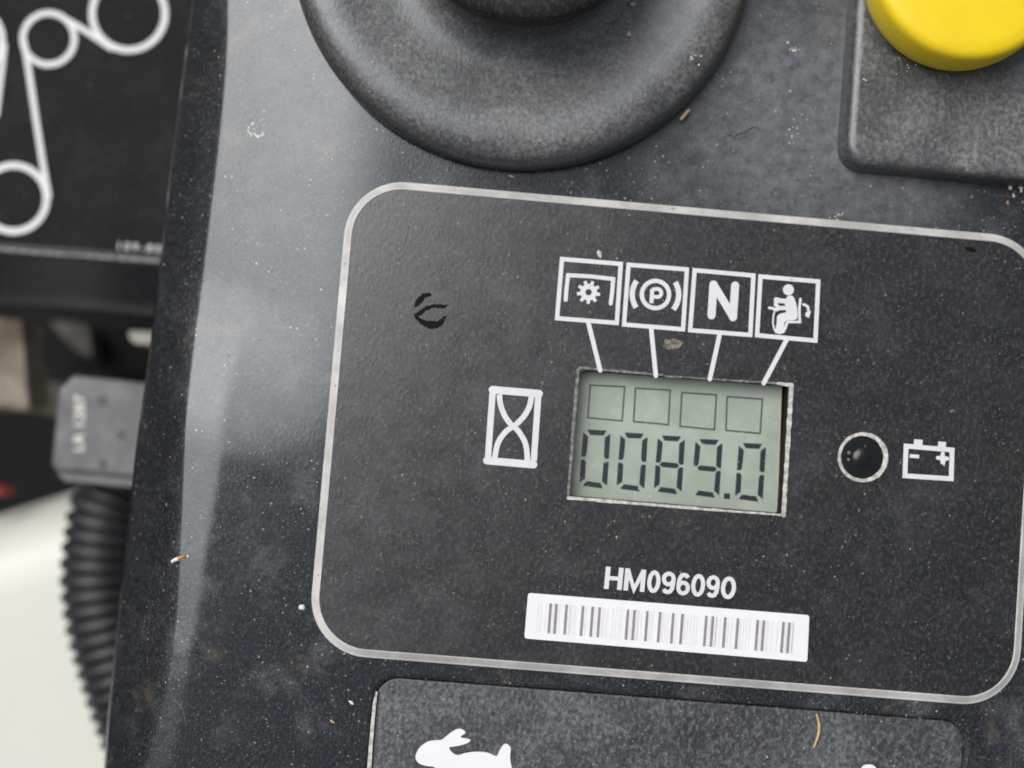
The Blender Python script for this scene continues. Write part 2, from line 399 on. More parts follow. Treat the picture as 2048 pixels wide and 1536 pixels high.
def console():
    ys = np.arange(-76, 62.01, 0.3); rows = len(ys)
    wall_t = np.concatenate([np.linspace(0, 1, 14)[:-1]])
    xs_top = np.concatenate([np.array([0.0,0.15,0.3,0.45,0.6,0.8,1.0,1.25,1.5,1.75,2.0,2.3,2.6,2.9,3.2,3.6,4.0]), np.arange(4.3, 125, 0.3)])
    V = []; ncol = None
    for y in ys:
        xa = fA(y); xb = fB(y)
        row = [(xa+4.0, y, ZA-14), (xa+1.6, y, ZA-7), (xa+0.7, y, ZA-1.6), (xa+0.18, y, ZA-0.35)]
        d = xs_top; X = xb+d; Y = np.full_like(X, y)
        Z = top_z(X, Y, xb)
        # recess and pocket
        sd = sd_rr(X, Y, -RX-0.1, RX+0.1, -RY-0.1, RY+0.1, 5.9)
        Z = Z-3.2*sstep(-sd/0.3)
        sp = sd_rr(X, Y, px0, px1, py0, py1, 2.6)
        Z = Z-0.9*sstep(0.5-sp/0.35)
        zb = Z[0]; sl_w = (zb-ZA)/(xb-xa)
        wx = xa+(xb-xa)*wall_t; wz = ZA+(zb-ZA)*wall_t+0.35*np.sin(math.pi*wall_t)
        rnd = 0.6
        # soften the crease: pull the first points of wall and top down a little
        row += list(zip(wx, np.full_like(wx, y), wz))
        row += list(zip(X, Y, Z))
        # close underside at far right
        V.append(row); ncol = len(row)
    V = np.array(V)
    # smooth across the crease
    k0 = 4+len(wall_t)
    for _ in range(3):
        a = V[:, k0-2:k0+7].copy()
        V[:, k0-1:k0+6] = 0.5*a[:, 1:-1]+0.25*(a[:, :-2]+a[:, 2:])
    idx = np.arange(rows*ncol).reshape(rows, ncol)
    F = np.stack([idx[:-1,:-1], idx[:-1,1:], idx[1:,1:], idx[1:,:-1]], -1).reshape(-1, 4)
    me = bpy.data.meshes.new('console_shell')
    vv = V.reshape(-1, 3)*MM
    me.vertices.add(len(vv)); me.vertices.foreach_set('co', vv.ravel())
    me.loops.add(F.size); me.loops.foreach_set('vertex_index', F.ravel())
    me.polygons.add(len(F)); me.polygons.foreach_set('loop_start', np.arange(0, F.size, 4)); me.polygons.foreach_set('loop_total', np.full(len(F), 4))
    me.update(); me.validate(); me.shade_smooth(); me.materials.append(M['console'])
    return me
CON = thing('control_console', 'large dusty black moulded plastic console of a mower filling most of the picture', 'control panel', (0,0,0))
cs = bpy.data.objects.new('console_shell', console()); COL.objects.link(cs); cs.parent = CON
# worn pale line on the left edge of the throttle recess
mb = MB()
stroke(mb, [(753,1386),(749,1410),(746,1440),(742,1480),(738,1536),(732,1600)], [5,7,7,8,9,9], 0.03, t=0.25, jit=0.7)
mb.build('worn_edge', 'worn', CON, label='pale worn line along the lower recess edge')

def surf_z(x, y):
    """height of the console, meter face or plate at a place point"""
    xb = fB(y)
    if sd_rr(np.array([x]), np.array([y]), -RX, RX, -RY, RY, 5.9)[0] < 0.4: return FACE
    if sd_rr(np.array([x]), np.array([y]), px0, px1, py0, py1, 2.6)[0] < 0: return -0.35
    return float(top_z(np.array([x]), np.array([y]), xb)[0])

# ------------------------------------------------------------------ hour meter
HM = thing('hour_meter', 'flat black hour meter with green screen and white symbols, set in the console', 'hour meter', (0,0,FACE))
# face with window hole
win = [(1158,739),(1577,771),(1562,1027),(1139,992)]     # visible opening
winw = [P(a, b, FACE)[:2] for a, b in win]
def subdiv(poly, k):
    o = []
    for i in range(len(poly)):
        a, b = poly[i], poly[(i+1) % len(poly)]
        o += [(a[0]+(b[0]-a[0])*t/k, a[1]+(b[1]-a[1])*t/k) for t in range(k)]
    return o
def rounded(poly, r, n=4):
    o = []
    for i in range(len(poly)):
        p = np.array(poly[i]); a = np.array(poly[i-1]); b = np.array(poly[(i+1) % len(poly)])
        rr = r[i] if hasattr(r, '__len__') else r
        p1 = p+(a-p)/np.linalg.norm(a-p)*rr; p2 = p+(b-p)/np.linalg.norm(b-p)*rr
        for t in range(n+1):
            t /= n; o.append(tuple((1-t)**2*p1+2*t*(1-t)*p+t*t*p2))
    return o
win_r = rounded(winw, [1.0,0.25,0.25,0.25])
outer = rrect(-RX, RX, -RY, RY, 5.8, 12, -0.35)
tri = tessellate_polygon([[Vector((x, y, 0)) for x, y in outer], [Vector((x, y, 0)) for x, y in win_r]])
allp = outer+win_r
f = []
for t in tri:
    a, b, c = [allp[i] for i in t]
    cr = (b[0]-a[0])*(c[1]-a[1])-(b[1]-a[1])*(c[0]-a[0])
    f.append(tuple(t) if cr > 0 else tuple(reversed(t)))
mk('face_plate', [(x, y, FACE) for x, y in allp], f, 'face', HM)
# well walls
n = len(win_r)
mk('window_well', [(x, y, FACE-0.01) for x, y in win_r]+[(x, y, -2.4) for x, y in win_r]+[],
   [(i, (i+1)%n, (i+1)%n+n, i+n) for i in range(n)]+[tuple(range(n, 2*n))], 'black', HM)
# pale rim
mb = MB()
loft_rrect(mb, (-RX,RX,-RY,RY), 5.8, [(0.56,-0.6),(0.54,0.10),(0.50,0.24),(0.45,0.28),(0.37,0.25),(0.25,0.32),(0.0,0.45),(-0.2,0.55),(-0.30,0.60),(-0.36,0.60),(-0.40,0.50),(-0.40,-0.3)], cap=False, n=14)
mb.build('rim', 'rim', HM, smooth=True)
# screen
ZL = -1.5
mb = MB(); mb.add(*px_prism([(1128,720),(1565,752),(1554.5,1050),(1110,1010)], ZL-0.8, ZL))
SCR = mb.build('lcd_screen', 'lcd', HM, label='pale green digital screen reading 0089.0')
mb = MB(); stroke(mb, [(1563.5,740),(1558,900),(1553,1045)], 2.6, ZL+0.06, t=0.5, caps=False); mb.build('screen_edge', 'lcd_edge', SCR)
L0 = lambda x, y: (1120+x/4.267, 720+y/4.267)
for q in ([(258,215),(552,228),(530,520),(237,492)], [(645,240),(940,258),(925,552),(628,525)], [(1040,278),(1335,297),(1318,595),(1024,565)], [(1427,312),(1727,335),(1708,627),(1415,600)]):
    mb = MB(); stroke(mb, [L0(*p) for p in q], 3.2, ZL+0.02, closed=True); mb.build('indicator_square', 'outline', SCR)
SEGS = {'0': 'abcdef', '8': 'abcdefg', '9': 'abcdfg'}
def digit(ch, k):
    dx = [0, 318, 636, 957, 1328][k]; dy = [0, 26, 50, 80, 114][k]
    tl, tr, ml, mr, bl, br = [np.array(p)+np.array((dx, dy)) for p in ((222,615),(408,624),(200,838),(396,855),(188,1050),(378,1076))]
    wv = 23; wh = 22; mb = MB()
    def seg(a, b, vert, hw):
        d = (b-a)/np.linalg.norm(b-a); nn = np.array([-d[1], d[0]]); g = 8
        a = a+d*g; b = b-d*g
        return a, b, d, nn
    def hseg(a, b, kind):
        d = (b-a)/np.linalg.norm(b-a); nn = np.array([-d[1], d[0]]); a2 = a+d*10; b2 = b-d*10
        if kind == 'top': q = [a2-nn*wh, b2-nn*wh, b2-d*26+nn*wh, a2+d*26+nn*wh]
        elif kind == 'bot': q = [a2+nn*wh, b2+nn*wh, b2-d*26-nn*wh, a2+d*26-nn*wh]
        else: q = [a2+d*4, a2+d*24-nn*wh, b2-d*24-nn*wh, b2-d*4, b2-d*24+nn*wh, a2+d*24+nn*wh]
        return q
    def vseg(a, b, side, upper):
        d = (b-a)/np.linalg.norm(b-a); nn = np.array([d[1], -d[0]])*(1 if side == 'r' else -1)  # outward
        a2 = a+d*12; b2 = b-d*12
        if upper: q = [a2+nn*wv-d*8, b2+nn*wv*0.9, b2-nn*wv*0.5, b2-nn*wv-d*20, a2-nn*wv+d*26]
        else: q = [a2+nn*wv*0.9, b2+nn*wv+d*8, b2-nn*wv-d*26, a2-nn*wv+d*20, a2-nn*wv*0.5]
        return q
    S_ = {'a': lambda: hseg(tl, tr, 'top'), 'd': lambda: hseg(bl, br, 'bot'), 'g': lambda: hseg(ml, mr, 'mid'),
          'f': lambda: vseg(tl, ml, 'l', True), 'b': lambda: vseg(tr, mr, 'r', True), 'e': lambda: vseg(ml, bl, 'l', False), 'c': lambda: vseg(mr, br, 'r', False)}
    for s in SEGS[ch]:
        mb.add(*px_prism(rounded([L0(*p) for p in S_[s]()], 1.0, 2), ZL-0.02, ZL+0.02))
    mb.build('digit', 'seg', SCR, label='digit %s of the hour reading' % ch)
for k, ch in enumerate('00890'): digit(ch, k)
mb = MB(); mb.add(*px_prism(rounded([L0(*p) for p in ((1400,1136),(1452,1140),(1449,1188),(1398,1184))], 1.5), ZL-0.02, ZL+0.02)); mb.build('decimal_point', 'seg', SCR)
mb = MB(); rg = random.Random(5)
for _ in range(130):
    a_, b_ = rg.uniform(1150,1560), rg.uniform(745,1030)
    mb.add(*px_prism(circle(a_, b_, rg.choice((0.8,1.0,1.3,1.8)), 5), ZL+0.02, ZL+0.06))
dg = mb.build('screen_dust', 'speck', SCR); dg['kind'] = 'stuff'
# chipped window border; lit right side painted in the paler colour
def chip(name, a, b, w0, w1, mat, z=FACE+0.03, n=26, jit=0.9):
    pts = [(a[0]+(b[0]-a[0])*i/n, a[1]+(b[1]-a[1])*i/n+random.uniform(-.5,.5)) for i in range(n+1)]
    mb = MB(); stroke(mb, pts, [w0+(w1-w0)*i/n+random.uniform(-jit, jit) for i in range(n+1)], z, t=0.03, caps=True)
    return mb.build(name, mat, HM)
chip('window_border', (1160,735), (1325,750), 5, 4, 'wear_highlight', jit=1.0)
chip('window_border', (1330,752), (1560,767), 3, 4, 'wear_highlight', z=FACE+0.034, jit=1.0)
chip('window_border', (1156,741), (1136,992), 7, 5, 'wear_highlight', z=FACE+0.038, jit=1.2)
chip('window_border', (1137,996), (1560,1030), 7, 4, 'worn', z=FACE+0.042, jit=1.1)
chip('window_border', (1583,771), (1567,1030), 9, 8, 'worn', z=FACE+0.046, jit=1.4)
chip('window_border', (1556,767), (1583,770), 6, 8, 'worn', z=FACE+0.050, n=6)

# symbols
Z1 = FACE+0.03; STEP = 0.004
class Sym:
    def __init__(s): s.mb = MB(); s.z = Z1
    def st(s, pts, wd, closed=False, **k): s.z += STEP; stroke(s.mb, pts, wd, s.z, closed, t=s.z-FACE-0.001, **k); return s
    def poly(s, pts): s.z += STEP; s.mb.add(*px_prism(pts, FACE+0.001, s.z)); return s
    def done(s, name, label=None, mat='white'): return s.mb.build(name, mat, HM, label=label)
I0 = lambda x, y: (1090+x/3.531, 500+y/3.531)
def T(pts): return [I0(*p) for p in pts]
# blade drive
s = Sym(); s.st(T([(120,64),(535,98),(507,515),(85,482)]), 8.6, True)
s.st(T([(146,352),(152,270),(163,178),(320,186),(482,205),(474,300),(464,378)]), 8)
gear = []
for i in range(72):
    a = 2*math.pi*i/72; ph = (i*9/72) % 1; r = 23.5 if 0.22 < ph < 0.68 else 16.5
    gear.append((1177.2+r*math.cos(a-0.1), 584.4+r*math.sin(a-0.1)))
cxy = (1177.2,584.4); inn = circle(*cxy, 6.4, 24)
s.z += STEP
go = [P(*p, s.z)[:2] for p in gear]; gi = [P(*p, s.z)[:2] for p in inn]
tr = tessellate_polygon([[Vector((*p,0)) for p in go],[Vector((*p,0)) for p in gi]]); ap = go+gi
ff = []
for t in tr:
    a,b,c = [ap[i] for i in t]; cr = (b[0]-a[0])*(c[1]-a[1])-(b[1]-a[1])*(c[0]-a[0]); ff.append(tuple(t) if cr>0 else tuple(reversed(t)))
s.mb.add([(x,y,s.z) for x,y in ap], ff)
s.done('blade_symbol', 'framed white gear under a bracket')
# brake
s = Sym(); s.st(T([(590,104),(1002,137),(975,560),(558,526)]), 8.6, True)
s.st(circle(1311,589,27.3,48), 8.5, True)
s.st(circle(1311,589,46.5,16,146,216), 10.5, caps=False); s.st(circle(1311,589,46.5,16,-32,40), 10.5, caps=False)
s.st(T([(752,375),(757,275)]), 8, caps=False); s.st(smooth_path(T([(757,280),(800,276),(822,300),(806,330),(756,328)]),4), 7.5, caps=False)
s.done('brake_symbol', 'framed white letter P in a circle with brackets')
# neutral
s = Sym(); s.st(T([(1057,143),(1472,180),(1450,600),(1025,566)]), 8.6, True)
s.st(T([(1190,243),(1176,462)]), 16); s.st(T([(1190,243),(1330,475)]), 15.5); s.st(T([(1343,250),(1328,475)]), 16)
s.done('neutral_symbol', 'framed white letter N')
# seat
s = Sym(); s.st(T([(1522,187),(1930,222),(1910,640),(1498,602)]), 8.6, True)
s.poly(T(circle(1719,281,39,24)))
s.poly(T(smooth_path([(1700,345),(1722,322),(1752,328),(1772,372),(1784,450),(1778,486),(1745,497),(1700,500),(1688,540),(1694,580),(1660,592),(1632,585),(1628,560),(1636,520),(1640,470),(1665,448),(1700,440),(1698,400),(1692,372)],4,True)))
s.st(T([(1702,362),(1660,358),(1632,350)]), 9.5); s.st(T([(1634,350),(1630,385),(1650,410),(1695,410)]), 8)
s.st(T([(1584,408),(1612,414),(1640,424)]), 5.5); s.st(T([(1622,430),(1612,470),(1610,520),(1618,556),(1632,582)]), 3.2)
s.st(T([(1804,346),(1796,420),(1800,508),(1712,508),(1694,560)]), 5); s.st(smooth_path(T([(1826,385),(1855,400),(1862,440)]),4), 5)
s.poly(T([(1880,430),(1864,480),(1838,466),(1842,440)]))
s.done('seat_symbol', 'framed white figure sitting on a seat')
for a, b in (((306,512),(390,850)), ((749,545),(783,888)), ((1236,586),(1164,912)), ((1706,634),(1545,940))):
    s = Sym(); s.z += 0.03; a, b = I0(*a), I0(*b)
    s.st([a, ((a[0]+b[0])/2, (a[1]+b[1])/2), b], 9); s.done('pointer_line')
# hourglass
H0 = lambda x, y: (900+x/6.983, 740+y/6.983)
TH = lambda p: [H0(*q) for q in p]
s = Sym(); s.st(TH([(592,275),(1245,330)]), 15); s.st(TH([(512,1265),(1168,1322)]), 15)
s.st(TH([(595,320),(530,1225)]), 12.5, caps=False); s.st(TH([(1232,372),(1170,1270)]), 12.5, caps=False)
s.st(smooth_path(TH([(688,340),(708,490),(765,640),(855,770),(858,800),(770,870),(670,1020),(622,1240)]),5), 11, caps=False)
s.st(smooth_path(TH([(1138,370),(1108,510),(1030,650),(910,775),(908,800),(985,895),(1060,1050),(1084,1290)]),5), 11, caps=False)
s.done('hourglass_symbol', 'white hourglass in a frame')
# battery
B0 = lambda x, y: (1640+x/6.4, 820+y/6.4)
TB = lambda p: [B0(*q) for q in p]
s = Sym(); s.st(TB([(1103,462),(1692,512),(1680,880),(1087,842)]), 9.5, True)
s.st(TB([(1202,428),(1312,436)]), 17, caps=False); s.st(TB([(1512,450),(1610,458)]), 15, caps=False)
s.st(TB([(1150,588),(1268,596)]), 7, caps=False); s.st(TB([(1512,612),(1628,622)]), 8); s.st(TB([(1572,560),(1568,670)]), 8)
s.poly(TB([(1545,640),(1612,640),(1590,720)]))
s.done('battery_symbol', 'white battery outline with minus and plus')
# lamp
s = Sym(); ring = []
pts = circle(545/6.4+1640, 605/6.4+820, 46.5, 64)
wd = [6.5+3.5*max(0, math.cos(2*math.pi*i/64))+random.uniform(-.7,.7) for i in range(64)]
s.st(pts, wd, True)
LR = s.done('lamp_ring', mat='worn', label='chipped white ring round the dark lamp')
mb = MB(); c = P(1724,914,FACE+0.02); lathe(mb, c[0], c[1], [(2.32,FACE+0.012),(2.2,FACE+0.03),(1.6,FACE+0.045),(0.8,FACE+0.055),(0.2,FACE+0.058)], 48)
LL = mb.build('lamp_lens', 'lens', HM, smooth=True)
mb = MB(); lathe(mb, c[0]+0.15, c[1]-0.1, [(1.25,FACE+0.04),(1.15,FACE+0.16),(0.85,FACE+0.30),(0.45,FACE+0.38),(0.08,FACE+0.40)], 32); mb.build('lamp_bulb', 'lens', LL, smooth=True)
for a, b, q in ((1698,905,3.6),(1697,919,2.8),(1731,892,2.0)):
    mb = MB(); mb.add(*px_prism(circle(a, b, q, 10), FACE+0.03, FACE+0.09)); mb.build('lens_glint_dust', 'stain', LL)  # dots painted as small reflections mixed with dust on the lens
# serial lettering
ux = (math.cos(math.radians(4.7)), math.sin(math.radians(4.7))); uy = (0.085, -0.996)
s = Sym()
def gl(u0, u1, pts):
    o = []
    for a, v in pts:
        u = u0+(u1-u0)*a; v = 0.10+0.80*v
        x = u+15*v; y = (230+(u-605)*.083)*(1-v)+(75+(u-605)*.083)*v
        o.append((1030+x/3.357, 1110+y/3.357))
    return o
oval = [(0.5+0.5*math.cos(t), 0.5+0.5*math.sin(t)) for t in np.linspace(0, 2*math.pi, 33)[:-1]]
def zero(a, b): s.st(gl(a, b, oval), 8.2, True)
def nine(a, b):
    s.st(gl(a, b, [(0.5+0.5*math.cos(t), 0.71+0.29*math.sin(t)) for t in np.linspace(0, 2*math.pi, 25)[:-1]]), 8.0, True)
    s.st(gl(a, b, [(1.0,0.68),(1.0,0.45),(0.93,0.2),(0.75,0.04),(0.5,0.0),(0.25,0.03),(0.08,0.14)]), 8.0, caps=False)
def six(a, b):
    s.st(gl(a, b, [(0.5+0.5*math.cos(t), 0.29+0.29*math.sin(t)) for t in np.linspace(0, 2*math.pi, 25)[:-1]]), 8.0, True)
    s.st(gl(a, b, [(0.0,0.32),(0.0,0.55),(0.07,0.8),(0.25,0.96),(0.5,1.0),(0.75,0.97),(0.92,0.86)]), 8.0, caps=False)
s.st(gl(612,612,[(0,-.1),(0,1.1)]), 9.5, caps=False); s.st(gl(700,700,[(0,-.1),(0,1.1)]), 9.5, caps=False); s.st(gl(612,700,[(0,.5),(1,.5)]), 8, caps=False)
s.st(gl(742,742,[(0,-.1),(0,1.1)]), 9, caps=False); s.st(gl(852,852,[(0,-.1),(0,1.1)]), 9, caps=False); s.st(gl(744,850,[(0,1.06),(.5,.0),(1,1.06)]), 8.5, caps=False)
zero(895,955); nine(990,1055); six(1092,1156); zero(1190,1255); nine(1290,1352); zero(1390,1462)
s.done('serial_number', 'white lettering HM096090')
# barcode
C0 = lambda x, y: (1030+x/3.357, 1110+y/3.357)
quad = [(88,254),(1977,404),(1962,718),(62,560)]
mb = MB(); mb.add(*px_prism(rounded([C0(*q) for q in quad], 6), FACE, FACE+0.06))
BL = mb.build('barcode_label', 'label', HM)
def bar(x, w_, thin, k):
    t = (x-75)/1890.0
    top = 254+150*t+58; bot = 560+158*t-48
    lean = 0.075*(bot-top)/2
    q = [(x-w_/2+lean, top),(x+w_/2+lean, top+1),(x+w_/2-lean, bot+1),(x-w_/2-lean, bot)]
    mb = MB(); mb.add(*px_prism([C0(*p) for p in q], FACE+0.03, FACE+0.07)); mb.build('bar', 'bar_thin' if thin else 'bar', BL)
for x in (233,272,340,450,515,562,752,796,882,968,1056,1118,1278,1322,1405,1490,1623,1664,1796,1836): bar(x, 19, False, 0)
for x in (254,293,362,472,536,584,774,816,903,989,1077,1138,1300,1343,1426,1511,1644,1685,1817,1857): bar(x, 13, True, 0)
for x in (152,172,204,372,388,403,596,616,655,676,697,712,826,846,920,1008,1028,1156,1178,1198,1218,1352,1374,1450,1532,1552,1572,1698,1720,1758,1866): bar(x, 9, True, 0)
# scuff marks
D0 = lambda x, y: (600+x/4.096, 340+y/4.096)
TD = lambda p: [D0(*q) for q in p]
for p, wd in (([(1062,1022),(1015,1030),(975,1075),(948,1112)], [6,11,12,6]), ([(1205,1110),(1165,1118),(1120,1112),(1040,1130),(990,1170),(945,1188)], [4,9,8,7,10,5]),
              ([(945,1185),(985,1235),(1060,1268),(1130,1262),(1190,1205)], [5,10,15,14,5])):
    mb = MB(); q = smooth_path(TD(p), 5); w_ = list(np.interp(np.linspace(0, 1, len(q)), np.linspace(0, 1, len(wd)), wd)); w_ = [max(1.5, a+random.uniform(-1.2,1.2)) for a in w_]
    stroke(mb, q, w_, Z1+0.01*random.random(), t=0.04, jit=1.1); mb.build('scuff_mark', 'black', HM, label='black scuff on the meter face')
mb = MB(); mb.add(*px_prism([(1929,493),(1945,495),(1955,500),(1950,504),(1936,503)], FACE, FACE+0.05)); mb.build('scuff_mark', 'black', HM)

# ------------------------------------------------------------------ throttle plate and rabbit
TP = thing('throttle_plate', 'grey speckled textured plate with white rabbit at the bottom edge of the console', 'control plate', P(1300,1500,-1.3))
ZP = -0.35
mb = MB(); loft_rrect(mb, (px0+0.05,px1-0.05,py0+0.05,py1-0.12), 2.45, [(0,-1.6),(0,ZP-0.18),(-0.08,ZP-0.05),(-0.22,ZP)], True, 8)
mb.build('plate_surface', 'plate', TP)
G0 = lambda x, y: (700+x/4.096, 1320+y/4.096)
rab = [(536,800),(552,745),(590,700),(650,665),(745,655),(775,635),(830,592),(888,563),(936,578),(942,602),(905,632),(985,652),(960,682),(880,705),(815,716),(832,752),(880,780),(950,762),(1040,752),(1130,760),(1200,788),(1222,750),(1250,702),(1285,688),(1316,722),(1312,800),(1330,900),(1380,1010),(1330,1100),(1200,1130),(1000,1110),(830,1100),(760,1010),(700,885),(620,868),(560,842)]
mb = MB(); mb.add(*px_prism(smooth_path([G0(*p) for p in rab], 3, True), ZP-0.05, ZP+0.12)); mb.build('rabbit_symbol', 'label', TP)
mb = MB(); mb.add(*px_prism(smooth_path([(1722,1545),(1724,1534),(1737,1529),(1750,1533),(1760,1548),(1800,1570),(1790,1640),(1680,1640),(1690,1570)], 4, True), ZP-0.05, ZP+0.12)); mb.build('turtle_symbol', 'label', TP, label='white symbol cut off by the picture edge')

# ------------------------------------------------------------------ round boot
BT = thing('round_boot', 'big round black rubber boot with dished top above the hour meter', 'rubber boot', (BC[0], BC[1], 0))
Rb = 25.35
prof = [(Rb-0.9,-0.9),(Rb-0.25,0.0),(Rb,0.5),(Rb,1.1),(Rb-0.13,1.8),(Rb-0.45,2.6),(Rb-0.95,3.25),(Rb-1.65,3.7),(Rb-2.6,3.95),(Rb-3.6,4.0),(Rb-4.8,3.9),(Rb-6,3.6),(Rb-8,3.35),(16,3.1),(14.5,3.15),(13.3,3.5),(12.2,4.4),(11.4,6.0),(11.0,8.5),(10.9,10.5)]
mb = MB(); lathe(mb, BC[0], BC[1], prof, 160, cap=True); mb.build('boot_skirt', 'boot', BT, smooth=True)
mb = MB(); lathe(mb, BC[0], BC[1], [(10.5,10.2),(12.3,10.4),(12.9,11.0),(13.1,12.0),(13.0,13.0),(12.5,13.8),(11.5,14.2),(8,14.5),(2,14.6)], 96); mb.build('boot_top', 'knobtop', BT, smooth=True)

# ------------------------------------------------------------------ pull switch
sx0 = P(1681,200,0)[0]; sy0 = P(1850,358,0)[1]
SW = thing('switch_mount', 'square rounded black rubber block under the yellow knob', 'switch block', (sx0+12, sy0+12, 0))
mb = MB(); loft_rrect(mb, (sx0, sx0+27, sy0, sy0+27), 2.7, [(0.3,-0.8),(0.0,0.0),(-0.05,1.6),(-0.15,2.3),(-0.4,2.8),(-0.8,3.05),(-1.2,3.12)], True, 12)
mb.build('mount_block', 'boot', SW, smooth=False)
for p in SW.children[0].data.polygons: p.use_smooth = len(p.vertices) == 4
KC = P(1931,-63,7.5)
mb = MB(); lathe(mb, KC[0], KC[1], [(8.6,3.0),(8.6,3.4),(7.0,3.7),(6.5,4.2)], 64); mb.build('collar', 'knobtop', SW, smooth=True)
KN = thing('yellow_knob', 'bright yellow round pull knob at the top right corner', 'knob', (KC[0], KC[1], 3.7))
mb = MB(); lathe(mb, KC[0], KC[1], [(8.0,3.55),(9.6,3.7),(10.05,4.3),(10.25,5.6),(10.25,8.3),(10.15,8.9),(9.9,9.3),(9.4,9.55),(8.4,9.68),(6,9.8),(3,9.85),(0.5,9.87)], 96); mb.build('knob_cap', 'yellow', KN, smooth=True)
mb = MB(); mb.add(*prism2([(KC[0]+x, KC[1]+y+5.5) for x, y in rrect(-1.9,1.9,-8,5,1.8,6)], 9.0, 10.3))
kr = mb.build('grip_bar', 'yellow', KN); md = kr.modifiers.new('soft', 'BEVEL'); md.width = 0.0006; md.segments = 3

# ------------------------------------------------------------------ side panel with belt decal
ZS = -45.0
SP = thing('side_panel', 'glossy black panel with white belt routing lines left of the console', 'panel', P(150,250,ZS))
def Q(pts, z): return [P(a, b, z)[:2] for a, b in pts]
# body with rolled front edge
fr = [(-260,476),(0,497),(160,508),(330,522),(600,540)]
mb = MB(); top = Q([(-260,-260),(600,-260)], ZS)
edge = [P(a, b, ZS) for a, b in fr]
v = [(top[0][0], top[0][1], ZS)]; 
mb2 = MB(); rows_ = []
for dy, dz in ((60,0),(0,0),(-0.35,-0.05),(-0.75,-0.25),(-1.0,-0.6),(-1.6,-2.2),(-5.0,-7.0),(-6.4,-9.5),(-6.9,-11.5),(-6.6,-14),(-5,-18)):
    rows_.append([(x+(0 if dy < 50 else 0), y+dy, ZS+dz) for x, y, z in edge])
v = [p for r in rows_ for p in r]; m_ = len(edge)
f = [(i*m_+j, (i+1)*m_+j, (i+1)*m_+j+1, i*m_+j+1) for i in range(len(rows_)-1) for j in range(m_-1)]
mk('panel_body', v, f, 'panel', SP, smooth=True)
dec = Q([(-250,-240),(560,-240),(560,528),(330,510),(160,497),(0,486),(-250,464)], ZS+0.1)
mk('decal_sheet', *prism2(dec, ZS, ZS+0.12), 'gloss', SP)
class DS(Sym):
    def __init__(s): s.mb = MB(); s.z = ZS+0.16
    def st(s, pts, wd, closed=False, **k): s.z += 0.01; stroke(s.mb, pts, wd, s.z, closed, t=0.08, **k); return s
    def done(s, name, label=None): return s.mb.build(name, 'white', SP, label=label)
for cx, cy, r, wd in ((257,27,73,13),(97,77.5,51.5,12),(27,396.5,66,13.5),(-62,80,66,13)):
    s = DS(); s.st(circle(cx, cy, r, 64), wd, True); s.done('pulley_outline')
for k, p in enumerate(([(138,42),(175,64),(222,96)], [(48,85),(58,145),(72,240),(86,330),(97,392)], [(8,90),(4,130),(-8,230)])):
    s = DS(); s.z += 0.05+0.02*k; s.st(p, 11.5); s.done('belt_line')
V, F_ = text_mesh('109-8010', 236, 498, (math.cos(.075), math.sin(.075)), (0.07,-0.997), 14, ZS+0.2, bold=0.015, width=118, space=1.5)
mk('part_number', V, F_, 'white', SP, label='small blurred white number')
mb = MB(); stroke(mb, [(-250,478),(0,499),(80,505),(165,512),(260,518),(330,524),(500,535)], 6, ZS+0.22, t=0.3, jit=1.0); mb.build('edge_highlight_strip', 'wear_highlight', SP)  # strip painted as the highlight along the panel's front edge

# ------------------------------------------------------------------ things in the gap behind
CB = thing('connector_block', 'dusty grey plastic block with faint stamped characters beside the console', 'connector', P(200,860,-55))
ZC = -50.0
x0, y1, _ = P(119,748,ZC); x1 = x0+22; y0 = P(200,950,ZC)[1]
mb = MB()
oct_ = [(x0+1.9,y1),(x1,y1-0.4),(x1,y0),(x0+0.9,y0),(x0,y0+0.9),(x0,y1-2.2)]
def inset(poly, d):
    c = np.mean(poly, axis=0); return [tuple(np.array(p)+(c-np.array(p))/np.linalg.norm(c-np.array(p))*d) for p in poly]
rings = [(oct_, ZC-12), (oct_, ZC-0.9), (inset(oct_, 0.35), ZC-0.25), (inset(oct_, 1.0), ZC)]
v = []; k = len(oct_)
for pl, z in rings: v += [(a, b, z) for a, b in pl]
f = [(i*k+j, i*k+(j+1)%k, (i+1)*k+(j+1)%k, (i+1)*k+j) for i in range(3) for j in range(k)]+[tuple(3*k+j for j in range(k))]
f = [tuple(reversed(q)) for q in f]
mk('block_body', v, f, 'grey', CB)
mb = MB(); bx = [(x0+0.7,y0-0.05),(x1,y0-0.15),(x1,y0-1.45),(x0+2.0,y0-1.35)]
mb.add(*prism2(bx, ZC-11, ZC-1.0)); mb.build('block_foot', 'grey', CB)
V, F_ = text_mesh('LR 1287', 167, 902, (0.02,-1.0), (-1.0,-0.02), 20, ZC+0.05, bold=0.012, width=112)
mk('stamped_lettering', V, F_, 'stamp', CB, label='small pale characters running upward')
M['darkmark'] = simple('faint_dark_patch', (0.06,0.06,0.065), 0.5, 0.3, 1.0)
for cx, cy, r in ((205,802,11),(243,870,10),(205,930,10)):
    mb = MB(); mb.add(*px_prism(circle(cx, cy, r, 16), ZC, ZC+0.03)); mb.build('dark_dimple', 'darkmark', CB)

